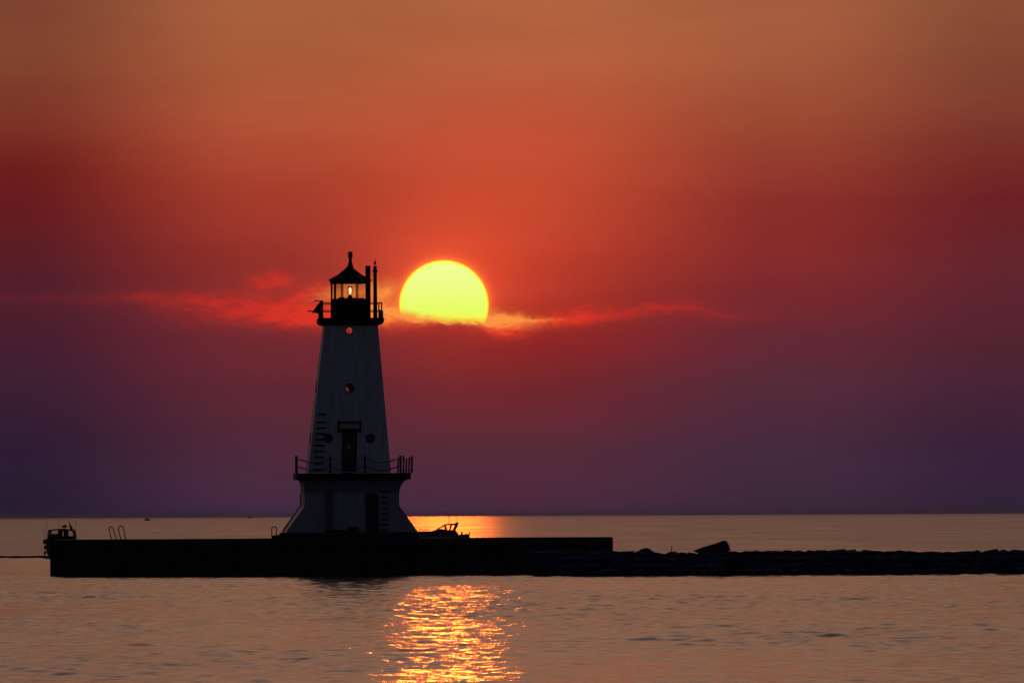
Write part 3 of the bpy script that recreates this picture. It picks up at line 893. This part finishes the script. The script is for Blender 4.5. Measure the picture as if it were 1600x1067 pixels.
# cabin cruiser end-on at the pier's left end
D1 = 873.0; B0 = P(96, 872, D1); q = lambda px, py: ((px - 96) / (F / D1), (P(96, py, D1).z))
cab = empty('cabin_cruiser', (B0.x, D1, 0.0))
tag(cab, 'dark cabin cruiser with antennas half hidden behind the left end of the pier', 'boat')
mb = hull_mb(8.2, 3.0, 1.62); mb.v = [(y, -x, z) for x, y, z in mb.v]
mb.build('hull', M_BDARK, cab)


def Xq(px): return q(px, 0)[0]
def Zq(py): return q(0, py)[1]


# cabin: lower walls, posts, roof
mb = MB(); mb.hexa([(Xq(73.5), -1.2, 1.55), (Xq(119), -1.2, 1.55), (Xq(119), 2.4, 1.55), (Xq(73.5), 2.4, 1.55)],
                   [(Xq(76), -1.0, Zq(837.3)), (Xq(117), -1.0, Zq(837.3)), (Xq(117), 2.3, Zq(837.3)), (Xq(76), 2.3, Zq(837.3))]); mb.build('cabin_wall', M_BDARK, cab)
for y in (-1.0, 2.25):
    for a, b in ((76, 78), (93.5, 94.2), (103, 102.5), (117, 114.5)):
        wd = 2.6 if a in (93.5, 103) else 1.2
        MB().hexa([(Xq(a - wd), y, Zq(837.5)), (Xq(a + wd), y, Zq(837.5)), (Xq(a + wd), y + 0.08, Zq(837.5)), (Xq(a - wd), y + 0.08, Zq(837.5))],
                  [(Xq(b - wd), y + 0.1, Zq(828)), (Xq(b + wd), y + 0.1, Zq(828)), (Xq(b + wd), y + 0.18, Zq(828)), (Xq(b - wd), y + 0.18, Zq(828))]).build('cabin_post', M_BDARK, cab)
for a, b in ((79, 91), (106, 115)):
    MB().face_list([(Xq(a), -0.93, Zq(837.2)), (Xq(b), -0.93, Zq(837.2)), (Xq(b - 0.5), -0.85, Zq(829)), (Xq(a + 0.5), -0.85, Zq(829))], [(0, 1, 2, 3)]).build('window', M_GLASS, cab)
MB().box(Xq(79), Xq(92), -0.9, -0.3, Zq(837.2), Zq(833.6)).build('dashboard', M_BWHITE, cab)
mb = MB(); n_ = 9
top = [(Xq(76 + 40 * i / 8), Zq(828.6 - 2.8 * math.sin(math.pi * (0.12 + 0.8 * i / 8)))) for i in range(n_)]
lo = [(x, -1.15, z) for x, z in top] + [(x, -1.15, z - 0.12) for x, z in top[::-1]]
hi = [(x, 2.5, z) for x, _, z in lo]
mb.hexa(lo, hi); mb.build('cabin_roof', M_BDARK, cab)
mb = MB(); mb.lathe([(0.05, Zq(826.5)), (0.05, Zq(823.8)), (0.16, Zq(823.2)), (0.18, Zq(821.2)), (0.10, Zq(819.9))], 12, (Xq(101.5), 0.4, 0)); mb.build('radar_dome', M_BDARK, cab)
MB().tube([(Xq(98.2), 0.2, Zq(826.5)), (Xq(98.2), 0.2, Zq(821))], [0.03, 0.08], 6).build('horn', M_ORANGE, cab)
for px, py, pb in ((73.6, 813, 842), (119.3, 813, 841), (92.9, 817, 827), (69.5, 820, 843)):
    MB().tube([(Xq(px) + 0.02, -0.6, Zq(pb)), (Xq(px), -0.6, Zq(py))], [0.02, 0.010], 5).build('antenna', M_RUST, cab)
mb = MB(); mb.hexa([(Xq(109), 0.6, Zq(826.8)), (Xq(114.5), 0.6, Zq(827.5)), (Xq(107.2), 0.6, Zq(813.5))], [(Xq(109), 0.62, Zq(826.8)), (Xq(114.5), 0.62, Zq(827.5)), (Xq(107.2), 0.62, Zq(813.5))]); mb.build('flag', M_FLAG, cab)
for px, pa, pb, r_ in ((69.8, 842, 850, 0.11), (70.8, 851.5, 858, 0.10), (70.6, 860, 867, 0.10)):
    MB().lathe([(0.03, Zq(pb)), (r_, Zq(pb - 1.5)), (r_, Zq(pa + 1.5)), (0.03, Zq(pa))], 10, (Xq(px), -0.5, 0)).build('fender', M_ORANGE, cab)
MB().tube([(Xq(73.5), -1.4, 1.66), (Xq(70.5), -0.5, 1.66), (Xq(72), 1.5, 1.66)], 0.05, 6).build('rub_rail', M_RUST, cab)

# open motor boat passing behind the pier right of the lighthouse
D2 = 900.0; C0 = P(690, 860, D2); S2 = F / D2
mot = empty('motor_boat', (C0.x, D2, 0.0))
tag(mot, 'grey motor boat with radar arch showing above the pier right of the lighthouse', 'boat')
Xm = lambda px: (px - 690) / S2
Zm = lambda py: P(690, py, D2).z
mb = hull_mb(4.9, 2.1, 0.5)
mb.v = [(-x, y, z) for x, y, z in mb.v]; mb.f = [f[::-1] for f in mb.f]
o = mb.build('hull', M_BDARK, mot); o.location = (Xm(692), 0, 0.35); 
side = [(650, 838), (653, 829.6), (660, 829.2), (672, 829.8), (683, 826.6), (690, 826.0), (701, 827.5), (712, 828), (718, 837), (716, 846), (655, 846)]
for_lo = [(Xm(a), -0.85, Zm(b)) for a, b in side]; for_hi = [(Xm(a), 0.85, Zm(b)) for a, b in side]
MB().hexa(for_lo, for_hi).build('topsides', M_BWHITE, mot)
for y in (-0.8, 0.8):
    MB().tube([(Xm(683), y, Zm(826.6)), (Xm(690), y * 0.95, Zm(823)), (Xm(696), y * 0.9, Zm(819.6)), (Xm(702), y * 0.9, Zm(819)), (Xm(712), y * 0.9, Zm(819.2)), (Xm(714), y * 0.9, Zm(816.5))], [0.05, 0.06, 0.07, 0.07, 0.09, 0.13], 6).build('arch', M_BDARK, mot)
    MB().tube([(Xm(714.5), y * 0.9, Zm(816)), (Xm(713), y * 0.9, Zm(821)), (Xm(709.5), y, Zm(828))], [0.14, 0.14, 0.12], 6).build('arch_leg', M_BDARK, mot)
    MB().tube([(Xm(695), y * 0.9, Zm(820)), (Xm(697.5), y, Zm(827))], 0.09, 6).build('windscreen_post', M_BDARK, mot)
    MB().tube([(Xm(705.5), y * 0.9, Zm(819)), (Xm(703), y, Zm(827.5))], 0.085, 6).build('windscreen_post', M_BDARK, mot)
MB().hexa([(Xm(695), -0.75, Zm(819.3)), (Xm(712), -0.75, Zm(819.3)), (Xm(712), 0.75, Zm(819.3)), (Xm(695), 0.75, Zm(819.3))],
          [(Xm(696), -0.7, Zm(818.6)), (Xm(712), -0.7, Zm(818.4)), (Xm(712), 0.7, Zm(818.4)), (Xm(696), 0.7, Zm(818.6))]).build('canopy', M_BDARK, mot)
for px, pt in ((701.8, 802), (703.2, 803), (714.5, 808)):
    MB().tube([(Xm(px - 0.8), 0.3 * (px - 702), Zm(819)), (Xm(px + 0.3), 0.3 * (px - 702), Zm(pt))], [0.02, 0.012], 5).build('antenna', M_RUST, mot)
mb = MB()
pts = [(655, 829), (656.5, 825.6), (661, 827.6), (664.5, 827.4), (669, 826.4), (671, 829.3)]
mb.tube([(Xm(a), -0.7, Zm(b)) for a, b in pts], 0.04, 6); mb.build('bow_rail', M_BDARK, mot)
MB().hexa([(Xm(717), -0.7, Zm(848)), (Xm(735), -0.7, Zm(848)), (Xm(735), 0.7, Zm(848)), (Xm(717), 0.7, Zm(848))],
          [(Xm(717.5), -0.7, Zm(835.2)), (Xm(733.5), -0.7, Zm(834.2)), (Xm(733.5), 0.7, Zm(834.2)), (Xm(717.5), 0.7, Zm(835.2))]).build('stern_deck', M_BDARK, mot)
for px, pt, r_ in ((721.5, 829.8, 0.08), (728, 832.6, 0.06), (733.2, 830.5, 0.05)):
    MB().tube([(Xm(px), 0, Zm(836)), (Xm(px + 0.3), 0, Zm((pt + 836) / 2)), (Xm(px + 0.9), 0, Zm(pt))], [r_ * 1.4, r_ * 1.1, r_ * 0.5], 6).build('cleat_post', M_BDARK, mot)


# thin evening haze lying on the lake
hz = MB().box(-94000, 94000, -3500, 93000, -3.0, 24.0)
HZ = bpy.data.materials.new('evening_haze'); HZ.use_nodes = True
for n in list(HZ.node_tree.nodes):
    if n.type != 'OUTPUT_MATERIAL': HZ.node_tree.nodes.remove(n)
pv = HZ.node_tree.nodes.new('ShaderNodeVolumePrincipled'); pv.inputs['Color'].default_value = (0.84, 0.74, 0.95, 1); pv.inputs['Density'].default_value = HAZE
HZ.node_tree.links.new(pv.outputs[0], HZ.node_tree.nodes['Material Output'].inputs['Volume'])
ho = hz.build('haze', HZ); ho['kind'] = 'stuff'

# two far boats near the horizon
def far_boat(px, py, D, Wd, Ht, label, kind):
    b = P(px, py, D); e = empty('distant_boat', (b.x, D, 0)); tag(e, label, 'boat', 'far boats near the horizon')
    hull_mb(Wd, Wd * 0.35, Ht * 0.42).build('hull', M_BDARK, e)
    MB().hexa([(-Wd * 0.25, -Wd * 0.12, Ht * 0.4), (Wd * 0.2, -Wd * 0.12, Ht * 0.4), (Wd * 0.2, Wd * 0.12, Ht * 0.4), (-Wd * 0.25, Wd * 0.12, Ht * 0.4)],
              [(-Wd * 0.22, -Wd * 0.1, Ht * 0.85), (Wd * 0.12, -Wd * 0.1, Ht * 0.85), (Wd * 0.12, Wd * 0.1, Ht * 0.85), (-Wd * 0.22, Wd * 0.1, Ht * 0.85)]).build('cabin', M_BDARK, e)
    MB().tube([(0, 0, Ht * 0.8), (0, 0, Ht)], Wd * 0.02, 5).build('mast', M_BDARK, e)


far_boat(230, 813, 10800, 6.2, 3.4, 'small dark boat far out on the lake above the pier handrails', 1)
far_boat(390, 806, 26000, 14.0, 4.0, 'tiny dark boat on the horizon just left of the lighthouse', 1)
